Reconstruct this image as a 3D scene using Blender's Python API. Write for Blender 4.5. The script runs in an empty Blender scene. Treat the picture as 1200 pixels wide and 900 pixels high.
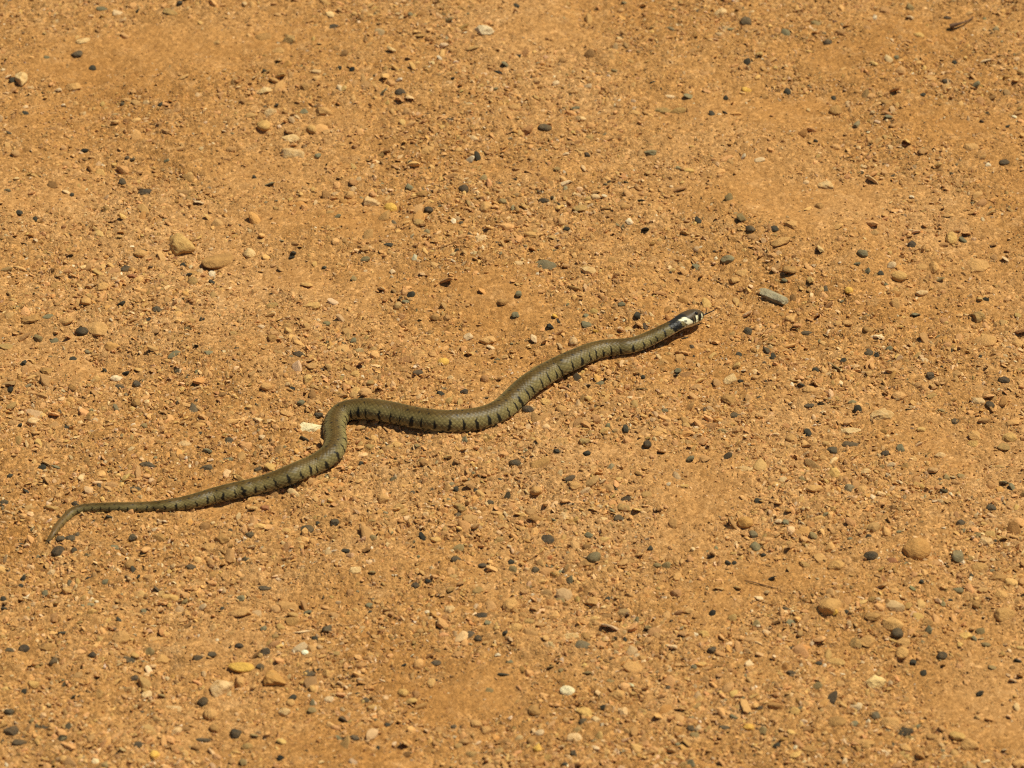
import bpy, math
import numpy as np
from mathutils import Vector

# ------------------------------------------------------------------ camera, world, sun, exposure
scene = bpy.context.scene
DEP, DIST, LENS = math.radians(35.0), 4.0, 144.0
cam_data = bpy.data.cameras.new("camera")
cam = bpy.data.objects.new("camera", cam_data)
scene.collection.objects.link(cam)
CAM = np.array([0.0, -DIST * math.cos(DEP), DIST * math.sin(DEP)])
cam.location = CAM
cam.rotation_euler = (math.pi / 2 - DEP, 0, 0)
cam_data.lens, cam_data.sensor_width = LENS, 36.0
cam_data.clip_start, cam_data.clip_end = 0.1, 500.0
cam_data.dof.use_dof = True
cam_data.dof.focus_distance = DIST + 0.02
cam_data.dof.aperture_fstop = 9.0
scene.camera = cam
scene.cycles.use_denoising = False
scene.cycles.filter_width = 1.15

SUN_ELEV, SUN_AZ = math.radians(61.0), math.radians(64.0)      # azimuth clockwise from +Y (away from the camera)
world = bpy.data.worlds.new("World"); scene.world = world; world.use_nodes = True
wn = world.node_tree
sky = wn.nodes.new("ShaderNodeTexSky"); sky.sky_type = 'NISHITA'; sky.sun_disc = False
sky.sun_elevation, sky.sun_rotation = SUN_ELEV, SUN_AZ
wn.links.new(sky.outputs[0], wn.nodes["Background"].inputs[0])
wn.nodes["Background"].inputs[1].default_value = 0.055
sun_data = bpy.data.lights.new("sun", 'SUN'); sun_data.energy = 4.8; sun_data.angle = math.radians(0.5)
sun_data.color = (1.0, 0.955, 0.80)
sun = bpy.data.objects.new("sun", sun_data); scene.collection.objects.link(sun)
to_sun = Vector((math.sin(SUN_AZ) * math.cos(SUN_ELEV), math.cos(SUN_AZ) * math.cos(SUN_ELEV), math.sin(SUN_ELEV)))
sun.rotation_euler = to_sun.to_track_quat('Z', 'Y').to_euler(); sun.location = to_sun * 5
scene.view_settings.view_transform = 'Standard'; scene.view_settings.look = 'None'
scene.view_settings.exposure = 0.0; scene.view_settings.gamma = 1.0
scene.view_settings.use_curve_mapping = False

# ------------------------------------------------------------------ helpers
rng = np.random.default_rng(7)
FWD = np.array([0, math.cos(DEP), -math.sin(DEP)]); UP = np.array([0, math.sin(DEP), math.cos(DEP)])
K = 36.0 / LENS / 1200.0
MM = 0.001

def at(u, v, z=0.0):
    """Place on the ground (height z) where a survey sight at (u, v) of the 1200 x 900 plan of the site falls."""
    d = FWD + np.array([1.0, 0, 0]) * (u - 600) * K + UP * (450 - v) * K
    t = (z - CAM[2]) / d[2]
    return CAM + d * t

def px_size(p):                                     # metres per sight unit at a ground point
    return float(np.dot(np.asarray(p) - CAM, FWD)) * K

def _hash(ix, iy, seed):
    n = (ix.astype(np.int64) * 374761393 + iy.astype(np.int64) * 668265263 + seed * 974634777) & 0xFFFFFFFF
    n = ((n ^ (n >> 13)) * 1274126177) & 0xFFFFFFFF
    n = n ^ (n >> 16)
    return (n & 0xFFFFFF) / float(0xFFFFFF)

def vnoise(x, y, f, seed=0):
    x = np.asarray(x) * f + 1000.3; y = np.asarray(y) * f + 1000.7
    ix, iy = np.floor(x), np.floor(y); fx, fy = x - ix, y - iy
    fx = fx * fx * (3 - 2 * fx); fy = fy * fy * (3 - 2 * fy)
    a, b = _hash(ix, iy, seed), _hash(ix + 1, iy, seed)
    c, d = _hash(ix, iy + 1, seed), _hash(ix + 1, iy + 1, seed)
    return (a + (b - a) * fx) * (1 - fy) + (c + (d - c) * fx) * fy - 0.5

def fbm(x, y, f, octv=4, seed=0):
    s, a = 0.0, 1.0
    for i in range(octv):
        s = s + a * vnoise(x, y, f, seed + i * 17); f *= 2.03; a *= 0.52
    return s

# patches of smooth fine dust: centre and half size on the plan, strength
DUST = [(190, 62, 150, 42, 1), (430, 55, 60, 30, .5), (420, 130, 60, 30, .5), (310, 335, 110, 26, .9), (400, 262, 60, 25, .8),
        (130, 412, 60, 20, .9), (200, 490, 60, 30, .5), (730, 545, 120, 34, .9), (560, 800, 120, 34, .8), (540, 660, 60, 25, .4),
        (860, 700, 80, 40, .8), (880, 780, 90, 40, .6), (1010, 240, 140, 40, .9), (1150, 150, 60, 60, .8), (930, 130, 50, 25, .6),
        (1130, 840, 90, 45, .8), (620, 370, 60, 40, .7), (840, 230, 90, 30, .5), (640, 195, 110, 26, .6), (980, 60, 90, 18, .7),
        (240, 250, 60, 20, .4), (60, 230, 60, 40, .5), (830, 600, 50, 30, .4), (1080, 540, 70, 40, .4), (700, 850, 80, 30, .3),
        (1150, 470, 60, 30, .4), (470, 880, 60, 20, .4), (60, 620, 50, 20, .3), (330, 705, 60, 20, .5)]
DUSTW = []
for u, v, a, b, s in DUST:
    p = at(u, v); k = px_size(p); DUSTW.append((p[0], p[1], a * k, b * k / math.sin(DEP) * 0.9, s))

def grit_mask(x, y):
    """1 where the ground is gritty, 0 on smooth dust."""
    wx = x + 0.05 * fbm(x, y, 14, 3, 91); wy = y + 0.06 * fbm(x, y, 14, 3, 92)
    m = 0.78 + 0.9 * fbm(x, y, 9, 4, 5)
    for cx, cy, a, b, s in DUSTW:
        d = ((wx - cx) / a) ** 2 + ((wy - cy) / b) ** 2
        m = m - 0.85 * s * np.exp(-d * 1.1)
    return np.clip(m, 0.07, 1.0)

def ground_base(x, y):
    near = np.exp(-((x / 3.0) ** 2 + (y / 3.0) ** 2))
    return (0.008 * fbm(x, y, 2.2, 3, 31) + 0.0085 * fbm(x, y, 8, 3, 33) * (0.4 + near) ) * (0.3 + 0.7 * near) \
        + 0.0030 * fbm(x, y, 34, 3, 35) * near

def ico(sub):
    t = (1 + 5 ** .5) / 2
    v = np.array([(-1, t, 0), (1, t, 0), (-1, -t, 0), (1, -t, 0), (0, -1, t), (0, 1, t), (0, -1, -t), (0, 1, -t), (t, 0, -1), (t, 0, 1), (-t, 0, -1), (-t, 0, 1)], float)
    v /= np.linalg.norm(v[0])
    f = [(0, 11, 5), (0, 5, 1), (0, 1, 7), (0, 7, 10), (0, 10, 11), (1, 5, 9), (5, 11, 4), (11, 10, 2), (10, 7, 6), (7, 1, 8), (3, 9, 4), (3, 4, 2), (3, 2, 6), (3, 6, 8), (3, 8, 9), (4, 9, 5), (2, 4, 11), (6, 2, 10), (8, 6, 7), (9, 8, 1)]
    # stand it on a vertex
    z = v[0]; x = np.cross(z, [0, 0, 1.0]); x /= np.linalg.norm(x); y = np.cross(z, x)
    v = v @ np.array([x, y, z]).T
    v = list(map(tuple, v))
    for _ in range(sub):
        mid = {}; nf = []
        def m(a, b):
            k = (min(a, b), max(a, b))
            if k not in mid:
                c = np.array(v[a]) + np.array(v[b]); c /= np.linalg.norm(c); v.append(tuple(c)); mid[k] = len(v) - 1
            return mid[k]
        for a, b, c in f:
            ab, bc, ca = m(a, b), m(b, c), m(c, a)
            nf += [(a, ab, ca), (b, bc, ab), (c, ca, bc), (ab, bc, ca)]
        f = nf
    v, f = np.array(v), np.array(f)
    vol = np.einsum('ij,ij->i', v[f[:, 0]], np.cross(v[f[:, 1]], v[f[:, 2]])).sum()
    if vol < 0: f = f[:, ::-1]
    return v, f

def trim(v, f, zmin):                               # drop the faces that would lie buried
    keep = v[f].mean(axis=1)[:, 2] > zmin
    f = f[keep]; used = np.unique(f); mp = -np.ones(len(v), int); mp[used] = np.arange(len(used))
    return v[used], mp[f]

def mesh_from(name, verts, tris, mat, col=None, smooth=False):
    me = bpy.data.meshes.new(name)
    verts = np.ascontiguousarray(verts, np.float32); n, k = tris.shape
    me.vertices.add(len(verts)); me.vertices.foreach_set("co", verts.ravel())
    me.loops.add(n * k); me.loops.foreach_set("vertex_index", np.ascontiguousarray(tris, np.int32).ravel())
    me.polygons.add(n); me.polygons.foreach_set("loop_start", np.arange(0, n * k, k, dtype=np.int32))
    me.update(calc_edges=True)
    if col is not None:
        a = me.color_attributes.new("tint", 'FLOAT_COLOR', 'POINT')
        c = np.ones((len(verts), 4), np.float32); c[:, :col.shape[1]] = col
        a.data.foreach_set("color", c.ravel())
    me.polygons.foreach_set("use_smooth", np.full(n, smooth))
    me.materials.append(mat)
    me.update()
    return me

def link(name, me, label=None, cat=None, group=None, kind=None, parent=None):
    o = bpy.data.objects.new(name, me); scene.collection.objects.link(o)
    if label: o["label"] = label
    if cat: o["category"] = cat
    if group: o["group"] = group
    if kind: o["kind"] = kind
    if parent: o.parent = parent
    return o

# ------------------------------------------------------------------ materials
def mat_new(name):
    m = bpy.data.materials.new(name); m.use_nodes = True
    nt = m.node_tree
    return m, nt, nt.nodes["Principled BSDF"]

def N(nt, t, **kw):
    n = nt.nodes.new(t)
    for k, v in kw.items(): setattr(n, k, v)
    return n

def noise(nt, vec, scale, detail=4, rough=0.6):
    n = N(nt, "ShaderNodeTexNoise"); n.inputs["Scale"].default_value = scale
    n.inputs["Detail"].default_value = detail; n.inputs["Roughness"].default_value = rough
    nt.links.new(vec, n.inputs["Vector"]); return n.outputs["Fac"]

def ramp(nt, fac, stops, interp='LINEAR'):
    r = N(nt, "ShaderNodeValToRGB"); r.color_ramp.interpolation = interp
    e = r.color_ramp.elements
    while len(e) < len(stops): e.new(0.5)
    for el, (p, c) in zip(e, stops): el.position = p; el.color = (*c, 1)
    nt.links.new(fac, r.inputs[0]); return r.outputs[0]

def mix(nt, a, b, fac, mode='MIX'):
    m = N(nt, "ShaderNodeMix", data_type='RGBA', blend_type=mode)
    if isinstance(fac, (int, float)): m.inputs[0].default_value = fac
    else: nt.links.new(fac, m.inputs[0])
    for s, i in ((a, 6), (b, 7)):
        if isinstance(s, tuple): m.inputs[i].default_value = (*s, 1)
        else: nt.links.new(s, m.inputs[i])
    return m.outputs[2]

def bump(nt, bsdf, h, dist, strength=1.0):
    b = N(nt, "ShaderNodeBump"); b.inputs["Distance"].default_value = dist; b.inputs["Strength"].default_value = strength
    nt.links.new(h, b.inputs["Height"]); nt.links.new(b.outputs[0], bsdf.inputs["Normal"])

SAND = (0.48, 0.252, 0.082)

m_ground, nt, bs = mat_new("sandy_ground")
tc = N(nt, "ShaderNodeTexCoord").outputs["Object"]
at_d = N(nt, "ShaderNodeAttribute", attribute_name="tint")
big = noise(nt, tc, 2.6, 5); fine = noise(nt, tc, 260.0, 3, 0.7); mid = noise(nt, tc, 45.0, 5, 0.7)
def chips(scale, warp):                             # irregular chips pressed into the crust
    nz = N(nt, "ShaderNodeTexNoise"); nz.inputs["Scale"].default_value = scale * 1.3; nz.inputs["Detail"].default_value = 2
    nt.links.new(tc, nz.inputs["Vector"])
    sc_ = N(nt, "ShaderNodeVectorMath", operation='SCALE'); sc_.inputs[3].default_value = warp; nt.links.new(nz.outputs["Color"], sc_.inputs[0])
    ad = N(nt, "ShaderNodeVectorMath", operation='ADD'); nt.links.new(tc, ad.inputs[0]); nt.links.new(sc_.outputs[0], ad.inputs[1])
    vo = N(nt, "ShaderNodeTexVoronoi"); vo.inputs["Scale"].default_value = scale; nt.links.new(ad.outputs[0], vo.inputs["Vector"])
    return vo
v1, v2 = chips(230, .0045), chips(470, .0022)
c = ramp(nt, big, [(0.30, (0.39, 0.180, 0.046)), (0.48, (0.47, 0.238, 0.074)), (0.68, (0.55, 0.305, 0.118))])
c = mix(nt, c, (0.62, 0.365, 0.155), ramp(nt, mid, [(0.52, (0, 0, 0)), (0.74, (.7, .7, .7))]))
c = mix(nt, c, (0.27, 0.112, 0.026), ramp(nt, fine, [(0.30, (.85, .85, .85)), (0.47, (0, 0, 0))]))
for vo, k in ((v1, .75), (v2, .85)):
    sp = ramp(nt, vo.outputs["Color"], [(0.0, (0.62, 0.58, 0.52)), (0.45, (1, 1, 1)), (0.75, (1.28, 1.28, 1.26)), (1.0, (1.7, 1.75, 1.9))])
    c = mix(nt, c, sp, k, 'MULTIPLY')
soft = N(nt, "ShaderNodeMath", operation='MULTIPLY'); soft.inputs[1].default_value = .42; nt.links.new(at_d.outputs["Fac"], soft.inputs[0])
c = mix(nt, c, (0.385, 0.176, 0.046), soft.outputs[0])
nt.links.new(c, bs.inputs["Base Color"]); bs.inputs["Roughness"].default_value = 0.95
bs.inputs["Specular IOR Level"].default_value = 0.15
h = mix(nt, mix(nt, v1.outputs["Distance"], v2.outputs["Distance"], .45), noise(nt, tc, 330.0, 5, 0.75), 0.45)
inv = N(nt, "ShaderNodeInvert"); nt.links.new(mix(nt, v1.outputs["Distance"], v2.outputs["Distance"], .45), inv.inputs["Color"])
h = mix(nt, inv.outputs[0], noise(nt, tc, 330.0, 5, 0.75), 0.5)
bump(nt, bs, h, 0.0050, 0.95)
st_ = N(nt, "ShaderNodeMapRange"); st_.inputs[3].default_value = .95; st_.inputs[4].default_value = .60
nt.links.new(at_d.outputs["Fac"], st_.inputs[0])
nt.links.new(st_.outputs[0], [n_ for n_ in nt.nodes if n_.type == 'BUMP'][0].inputs["Strength"])

m_grit, nt, bs = mat_new("loose_grit")
tc = N(nt, "ShaderNodeTexCoord").outputs["Object"]
a = N(nt, "ShaderNodeAttribute", attribute_name="tint").outputs["Color"]
c = mix(nt, a, ramp(nt, noise(nt, tc, 500, 3, 0.7), [(0.3, (0.72, 0.70, 0.66)), (0.55, (1, 1, 1)), (0.75, (1.15, 1.13, 1.1))]), 0.8, 'MULTIPLY')
nt.links.new(c, bs.inputs["Base Color"]); bs.inputs["Roughness"].default_value = 0.85
bs.inputs["Specular IOR Level"].default_value = 0.15
bump(nt, bs, noise(nt, tc, 900, 3, 0.7), 0.0008, 0.7)

def stone_material(name, rough, spec, dust):
    m, nt, bs = mat_new(name)
    tc = N(nt, "ShaderNodeTexCoord").outputs["Object"]
    oi = N(nt, "ShaderNodeObjectInfo")
    off = N(nt, "ShaderNodeVectorMath", operation='ADD'); nt.links.new(tc, off.inputs[0])
    mul = N(nt, "ShaderNodeMath", operation='MULTIPLY'); mul.inputs[1].default_value = 7.0
    nt.links.new(oi.outputs["Random"], mul.inputs[0]); nt.links.new(mul.outputs[0], off.inputs[1])
    v = off.outputs[0]
    c = mix(nt, oi.outputs["Color"], ramp(nt, noise(nt, v, 120, 4, 0.65), [(0.30, (0.66, 0.63, 0.58)), (0.5, (1, 1, 1)), (0.7, (1.22, 1.2, 1.16))]), 0.75, 'MULTIPLY')
    c = mix(nt, c, ramp(nt, noise(nt, v, 700, 3, 0.7), [(0.3, (0.75, 0.73, 0.70)), (0.5, (1, 1, 1)), (0.72, (1.25, 1.25, 1.22))]), 0.6, 'MULTIPLY')
    c = mix(nt, c, (0.55, 0.295, 0.088), ramp(nt, noise(nt, v, 190, 4, 0.7), [(0.40, (dust * .25,) * 3), (0.66, (dust,) * 3)]))
    nt.links.new(c, bs.inputs["Base Color"]); bs.inputs["Roughness"].default_value = rough
    bs.inputs["Specular IOR Level"].default_value = spec
    bump(nt, bs, noise(nt, v, 420, 4, 0.7), 0.0026, 0.8)
    return m
m_stone = stone_material("dusty_stone", 0.9, 0.2, 0.85)
m_pale = stone_material("clean_pale_stone", 0.8, 0.25, 0.35)
m_dark = stone_material("smooth_dark_stone", 0.62, 0.25, 0.20)

m_snake, nt, bs = mat_new("snake_scales")
tc = N(nt, "ShaderNodeTexCoord").outputs["Object"]
a = N(nt, "ShaderNodeAttribute", attribute_name="tint")
c = mix(nt, a.outputs["Color"], ramp(nt, noise(nt, tc, 350, 3, 0.6), [(0.3, (0.82, 0.82, 0.82)), (0.7, (1.15, 1.15, 1.12))]), 0.7, 'MULTIPLY')
nt.links.new(c, bs.inputs["Base Color"]); bs.inputs["Roughness"].default_value = 0.45
bs.inputs["Specular IOR Level"].default_value = 0.19
m_eye, nt, bs = mat_new("snake_eye"); bs.inputs["Base Color"].default_value = (0.012, 0.009, 0.006, 1); bs.inputs["Roughness"].default_value = 0.08
m_tongue, nt, bs = mat_new("snake_tongue"); bs.inputs["Base Color"].default_value = (0.012, 0.008, 0.008, 1); bs.inputs["Roughness"].default_value = 0.4
m_twig, nt, bs = mat_new("dry_twig"); bs.inputs["Roughness"].default_value = 0.85
tc = N(nt, "ShaderNodeTexCoord").outputs["Object"]
nt.links.new(ramp(nt, noise(nt, tc, 300, 4), [(0.3, (0.06, 0.028, 0.012)), (0.7, (0.20, 0.095, 0.035))]), bs.inputs["Base Color"])

# ------------------------------------------------------------------ ground
def axis(lo, hi, step, far, g=1.36):
    core = np.arange(lo, hi + step * .5, step)
    ext, s, d = [], step, 0.0
    while d < far:
        s *= g; d += s; ext.append(d)
    ext = np.array(ext)
    return np.concatenate([lo - ext[::-1], core, core[-1] + ext])
gx, gy = axis(-0.60, 0.60, 0.0020, 40), axis(-0.60, 0.80, 0.0028, 60)
X, Y = np.meshgrid(gx, gy)
M = grit_mask(X, Y)
inner = np.clip((0.75 - np.abs(X)) / 0.1, 0, 1) * np.clip((1.0 - np.abs(Y - 0.1)) / 0.1, 0, 1)
l1 = 1 - 2 * np.abs(vnoise(X, Y, 95, 41)); l2 = 1 - 2 * np.abs(vnoise(X, Y, 210, 43))
rough = (0.0022 * (l1 - .5) + 0.0024 * (l2 - .5) + 0.0014 * vnoise(X, Y, 330, 45)) * (0.22 + 0.9 * M)
Z = ground_base(X, Y) + rough * inner
ny, nx = X.shape
idx = np.arange(ny * nx).reshape(ny, nx)
quads = np.stack([idx[:-1, :-1], idx[:-1, 1:], idx[1:, 1:], idx[1:, :-1]], -1).reshape(-1, 4)
dust = np.clip(1.05 - 1.3 * M, 0, 1).ravel()
me = mesh_from("ground", np.stack([X.ravel(), Y.ravel(), Z.ravel()], -1), quads, m_ground, np.stack([dust] * 3, -1), True)
ground = link("ground", me, "orange-tan sandy ground with smooth dusty patches", "ground", None, "structure")

# ------------------------------------------------------------------ snake
# centre line on the plan (u, v), apparent thickness, lift of the belly above the ground in mm
PATH = [(53.5, 638, 2.0, 0), (57, 633, 4.4, 0), (61, 627.5, 6.2, 0), (68.5, 616, 8.8, 0), (78, 605.5, 9.6, 0), (88, 598, 10.6, 0), (104, 594.8, 10.8, 0), (130, 594, 12, 0),
        (155, 594, 12.2, 0), (180, 593, 13, 0), (203, 591, 15.5, 0), (226, 587, 18.3, 0), (250, 580.5, 20, 0), (275, 574.5, 21, 0),
        (300, 569, 21.5, 0), (325, 561.5, 23, 0), (350, 551.5, 24.5, 0), (368, 544, 25, 0), (383, 535, 25.5, 0), (391, 526, 25.5, 0), (393.5, 515, 25, 0),
        (391.8, 502, 24.5, 0), (394.5, 490, 25, 0), (403, 482, 25.5, 1), (418, 479, 26.5, 2), (435, 479, 27, 2), (460, 483, 27, 1), (485, 488.5, 27, 0), (510, 492, 27.5, 0),
        (527, 493, 28, 0), (551, 491.5, 28.5, 0), (573, 486.5, 28, 0), (590, 477.5, 27.5, 0), (603, 465.5, 27.5, 0), (616.5, 453, 27.5, 0), (633, 441.5, 27, 0),
        (653, 430, 26, 0), (673, 420.5, 25, 1), (693, 412, 23.5, 1), (711, 407.5, 21.8, 2), (731, 405.8, 20.5, 3), (745, 403, 19.3, 4), (760, 397, 18.8, 5), (775, 390, 18.6, 7),
        (788, 383.5, 18.4, 9), (800, 377, 18.2, 10.5), (811, 371.8, 18, 11), (823.4, 367.2, 17.5, 11)]
P = np.array(PATH, float)
def catmull(p, n=24):
    q = np.vstack([2 * p[0] - p[1], p, 2 * p[-1] - p[-2]]); out = []
    for i in range(1, len(q) - 2):
        a, b, c_, d = q[i - 1], q[i], q[i + 1], q[i + 2]
        for t in np.linspace(0, 1, n, endpoint=False):
            out.append(0.5 * (2 * b + (c_ - a) * t + (2 * a - 5 * b + 4 * c_ - d) * t * t + (3 * b - a - 3 * c_ + d) * t ** 3))
    out.append(p[-1]); return np.array(out)
C = catmull(P)
for _ in range(3):
    C[1:-1] = 0.25 * C[:-2] + 0.5 * C[1:-1] + 0.25 * C[2:]
pts, rad = [], []
for u, v, t, lift in C:
    r = t * 0.5 * px_size(at(u, v))
    g = at(u, v)
    z0 = float(ground_base(g[0], g[1]))
    r *= 1.09
    p = at(u, v + t * .07, z0 + r * 0.55 + lift * MM * .6)
    pts.append(p); rad.append(r)
pts, rad = np.array(pts), np.array(rad)
seg = np.r_[0, np.cumsum(np.linalg.norm(np.diff(pts, axis=0), axis=1))]
L = seg[-1]
NR, NA = 1350, 96
s_u = np.linspace(0, L, NR)
s_u[-90:] = L - (L - s_u[-90]) * (1 - np.linspace(0, 1, 90)) ** 1.5      # finer rings at the snout
cen = np.stack([np.interp(s_u, seg, pts[:, i]) for i in range(3)], -1)
for _ in range(12): cen[1:-1] = 0.25 * cen[:-2] + 0.5 * cen[1:-1] + 0.25 * cen[2:]
R = np.interp(s_u, seg, rad)
T = np.gradient(cen, axis=0); T /= np.linalg.norm(T, axis=1)[:, None]
side = np.cross(T, [0, 0, 1.0]); side /= np.linalg.norm(side, axis=1)[:, None]     # the snake's right flank
upv = np.cross(side, T)
sh = (L - s_u) / MM
roll = np.radians(26) * np.clip((75 - sh) / 45, 0, 1)[:, None]                       # the head is turned a little on its side
side, upv = side * np.cos(roll) + upv * np.sin(roll), upv * np.cos(roll) - side * np.sin(roll)
sh = (L - s_u) / MM                                                               # mm behind the snout
hw = np.interp(sh, [0, .4, 1.2, 3, 6, 10, 15, 19, 23, 28, 34], [.3, 2.6, 4.3, 5.8, 7.4, 9.0, 10.2, 10.6, 10.4, 9.7, 9.1])
hh = np.interp(sh, [0, .4, 1.2, 3, 6, 10, 15, 19, 23, 28, 34], [.3, 2.3, 3.8, 5.3, 6.9, 8.4, 9.1, 9.3, 9.2, 8.8, 8.5])
W = np.where(sh < 34, hw * MM, R); H = np.where(sh < 34, hh * MM, R * 0.93)
bl = np.clip((sh - 30) / 12, 0, 1)
W = W * (1 - bl) + R * bl; H = H * (1 - bl) + R * 0.93 * bl
for _ in range(6):
    W[1:-1] = .25 * W[:-2] + .5 * W[1:-1] + .25 * W[2:]; H[1:-1] = .25 * H[:-2] + .5 * H[1:-1] + .25 * H[2:]
phi = np.linspace(-math.pi, math.pi, NA, endpoint=False)
S_, F_ = np.meshgrid(s_u, phi, indexing='ij'); SH = (L - S_) / MM; D = np.degrees(F_); AD = np.abs(D)
cs, sn = np.cos(F_), np.sin(F_)
headness = np.clip((30 - SH) / 10, 0, 1)
pw = 1 - 0.22 * headness                                                             # squarer section on the head
sx = np.sign(sn) * np.abs(sn) ** pw; cz = np.sign(cs) * np.abs(cs) ** (1 + .0 * headness)
cz = np.where(cz < 0, cz * (.62 + .12 * headness), cz)
# scale lattice
mu = S_ / MM / 4.3; nu = D / 230 * 19
small = np.clip(R / 0.0105, 0.35, 1.0)[:, None]
p_, q_ = mu + nu / 2, mu - nu / 2
fp, fq = p_ % 1, q_ % 1
edge = np.minimum(np.minimum(fp, 1 - fp), np.minimum(fq, 1 - fq))
dors = np.clip((118 - AD) / 4, 0, 1) * np.clip((SH - 26) / 6, 0, 1)
groove = np.clip(1 - edge / 0.15, 0, 1) * dors
keel = np.clip(1 - np.abs(fp - fq) / 0.16, 0, 1) * dors
tilt = ((fp + fq) * .5 - .5) * dors
belly = np.clip((AD - 116) / 6, 0, 1) * np.clip((SH - 24) / 6, 0, 1)
scute = np.clip(1 - np.abs((mu % 1) - .5) * 2 / .25 , 0, 1) * belly
disp = (-0.00030 * groove + 0.00010 * keel + 0.00022 * tilt - 0.0002 * scute) * small
brow = 0.0008 * np.exp(-((SH - 12) / 3.0) ** 2 - ((AD - 38) / 16) ** 2)             # ridge over the eye
mouth = -0.0004 * np.exp(-((AD - 104) / 5) ** 2) * np.clip((20 - SH) / 4, 0, 1) * np.clip(SH / 2, 0, 1)
plates = 0.0
disp = disp + brow + mouth
V = cen[:, None, :] + side[:, None, :] * (sx * W[:, None])[..., None] + upv[:, None, :] * (cz * H[:, None])[..., None]
Nrm = side[:, None, :] * sn[..., None] + upv[:, None, :] * cs[..., None]
V = V + Nrm * disp[..., None]
# colours
ca = lambda r, g, b: np.array([r, g, b])
def lerp(a, b, t): return a + (b - a) * t[..., None]
back, flank, low, bellyc = ca(.108, .063, .013), ca(.245, .190, .068), ca(.38, .31, .14), ca(.52, .46, .28)
black, cream = ca(.010, .009, .007), ca(.80, .74, .46)
sm = lambda x, a, b: (lambda t: t * t * (3 - 2 * t))(np.clip((x - a) / (b - a), 0, 1))
col = lerp(back + 0 * V, flank + 0 * V, sm(AD, 6, 58))
col = lerp(col, low + 0 * V, sm(AD, 80, 104)); col = lerp(col, bellyc + 0 * V, sm(AD, 116, 124))
nS, nD = S_ / MM, D * 0.11
blotch = fbm(nS, nD, 0.06, 3, 61)
col = col * (1 + 0.30 * blotch)[..., None]
cellv = _hash(np.floor(p_), np.floor(q_), 5)
col = col * (1 + 0.22 * (cellv - .5) * dors)[..., None]
col = lerp(col, col * .36, groove * .85)
col = lerp(col, col * 1.18, keel * .5)
# lateral bars, one every 11 to 12 mm, dorsal dots between them, dark marks on the belly edge
per = 11.6 - 3.2 * np.clip((0.013 - R) / 0.008, 0, 1)[:, None]
ph = np.cumsum(np.r_[0, np.diff(s_u)] / MM / per[:, 0])[:, None] + 0.0 * D
sgn = (D > 0)
phs = ph + np.where(sgn, 0.0, 0.37) + 0.20 * fbm(nS, nD, 0.08, 2, 71)
k = np.floor(phs); fr = (phs - k - .5) * per + 1.9 * vnoise(k * 3.1, AD / 13, 1.0, 77) + 1.0 * vnoise(k * 5.1, AD / 6, 1.0, 78)                                          # mm from the bar's axis
jw = 0.95 + 0.75 * _hash(k, sgn.astype(int), 9); top = 30 + 22 * _hash(k, sgn.astype(int), 11); bot = 88 + 18 * _hash(k, sgn.astype(int), 13)
wbar = (0.95 * jw + 0.5 * fbm(nS, nD, .6, 2, 73)) * small * np.clip((AD - top + 10) / 30, .3, 1)
bar = sm(-np.abs(fr), -wbar - .30, -wbar + .15) * sm(AD, top - 5, top + 3) * sm(-AD, -bot - 6, -bot + 2)
fr2 = ((phs + .5) - np.floor(phs + .5) - .5) * per; k2 = np.floor(phs + .5)
dot = sm(-((fr2 / 1.15) ** 2 + ((AD - 13 - 7 * _hash(k2, k2, 3)) / 7.5) ** 2), -1.3, -.5) * (_hash(k2, k2, 21) > .25)
ph3 = phs * 2 + .25; k3 = np.floor(ph3); fr3 = (ph3 - k3 - .5) * per / 2
spot = sm(-np.abs(fr3), -1.9, -.9) * sm(AD, 92, 97) * sm(-AD, -120, -108) * (_hash(k3, k3 * 0 + sgn, 23) > .3)
body = sm(SH, 48, 54)
col = lerp(col, ca(.17, .092, .026) + 0 * V, sm(-S_ / MM, -70, -15) * .75 * sm(-AD, -110, -95))
col = lerp(col, black + 0 * V, np.clip(bar * .96, 0, 1) * body)
col = lerp(col, black + 0 * V, np.clip(dot * .8, 0, 1) * body)
col = lerp(col, black + 0 * V, np.clip(spot * .85, 0, 1) * body)
col = lerp(col, black + 0 * V, sm(AD, 132, 150) * .8 * body)
# pale serrations along the belly edge behind the neck
ser = sm(np.abs(((mu * 1.15) % 1) - .5), .14, .30) * sm(AD, 96, 103) * sm(-AD, -128, -118) * sm(SH, 26, 30) * sm(-SH, -110, -60)
col = lerp(col, cream * .85 + 0 * V, ser * .8)
# head
wob = 1.6 * fbm(nS, nD, .35, 2, 81) + 1.1 * vnoise(nS, nD, 1.1, 85)
hd = sm(-SH, -34, -29)
headc = ca(.085, .055, .024)
col = lerp(col, headc + 0 * V, hd * sm(-AD, -104, -96))
col = lerp(col, cream * .8 + 0 * V, sm(-SH, -32, -28) * sm(AD, 120, 128))
nape = 35.0 - AD * 0.10 + wob
colr = 43.5 - AD * 0.04 + wob * 1.2
topdark = sm(-SH, -46, -42) * sm(-AD, -40, -28)
col = lerp(col, black * 2.2 + 0 * V, topdark * sm(SH, 23, 27))
bl_ = sm(-np.abs(SH - colr), -6.8, -5.8) * sm(-AD, -112, -104) * sm(AD, 14, 26)
bl_ = bl_ * (1 - .3 * sm(vnoise(nS, nD, .8, 87), .22, .34))
col = lerp(col, black * 1.2 + 0 * V, bl_)
np_ = sm(-np.abs(SH - nape), -3.9, -3.1) * sm(AD + 9 * wob / 1.6, 33, 42) * sm(-AD, -112, -104)
col = lerp(col, ca(.86, .80, .52) + 0 * V, np_)
fl = sm(vnoise(nS, nD, .55, 83), .26, .34) * np_
col = lerp(col, black + 0 * V, fl * .85)
edge_n = sm(-np.abs(SH - nape + 4.3), -1.3, -.7) * sm(AD, 22, 40) * sm(-AD, -106, -98)
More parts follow.
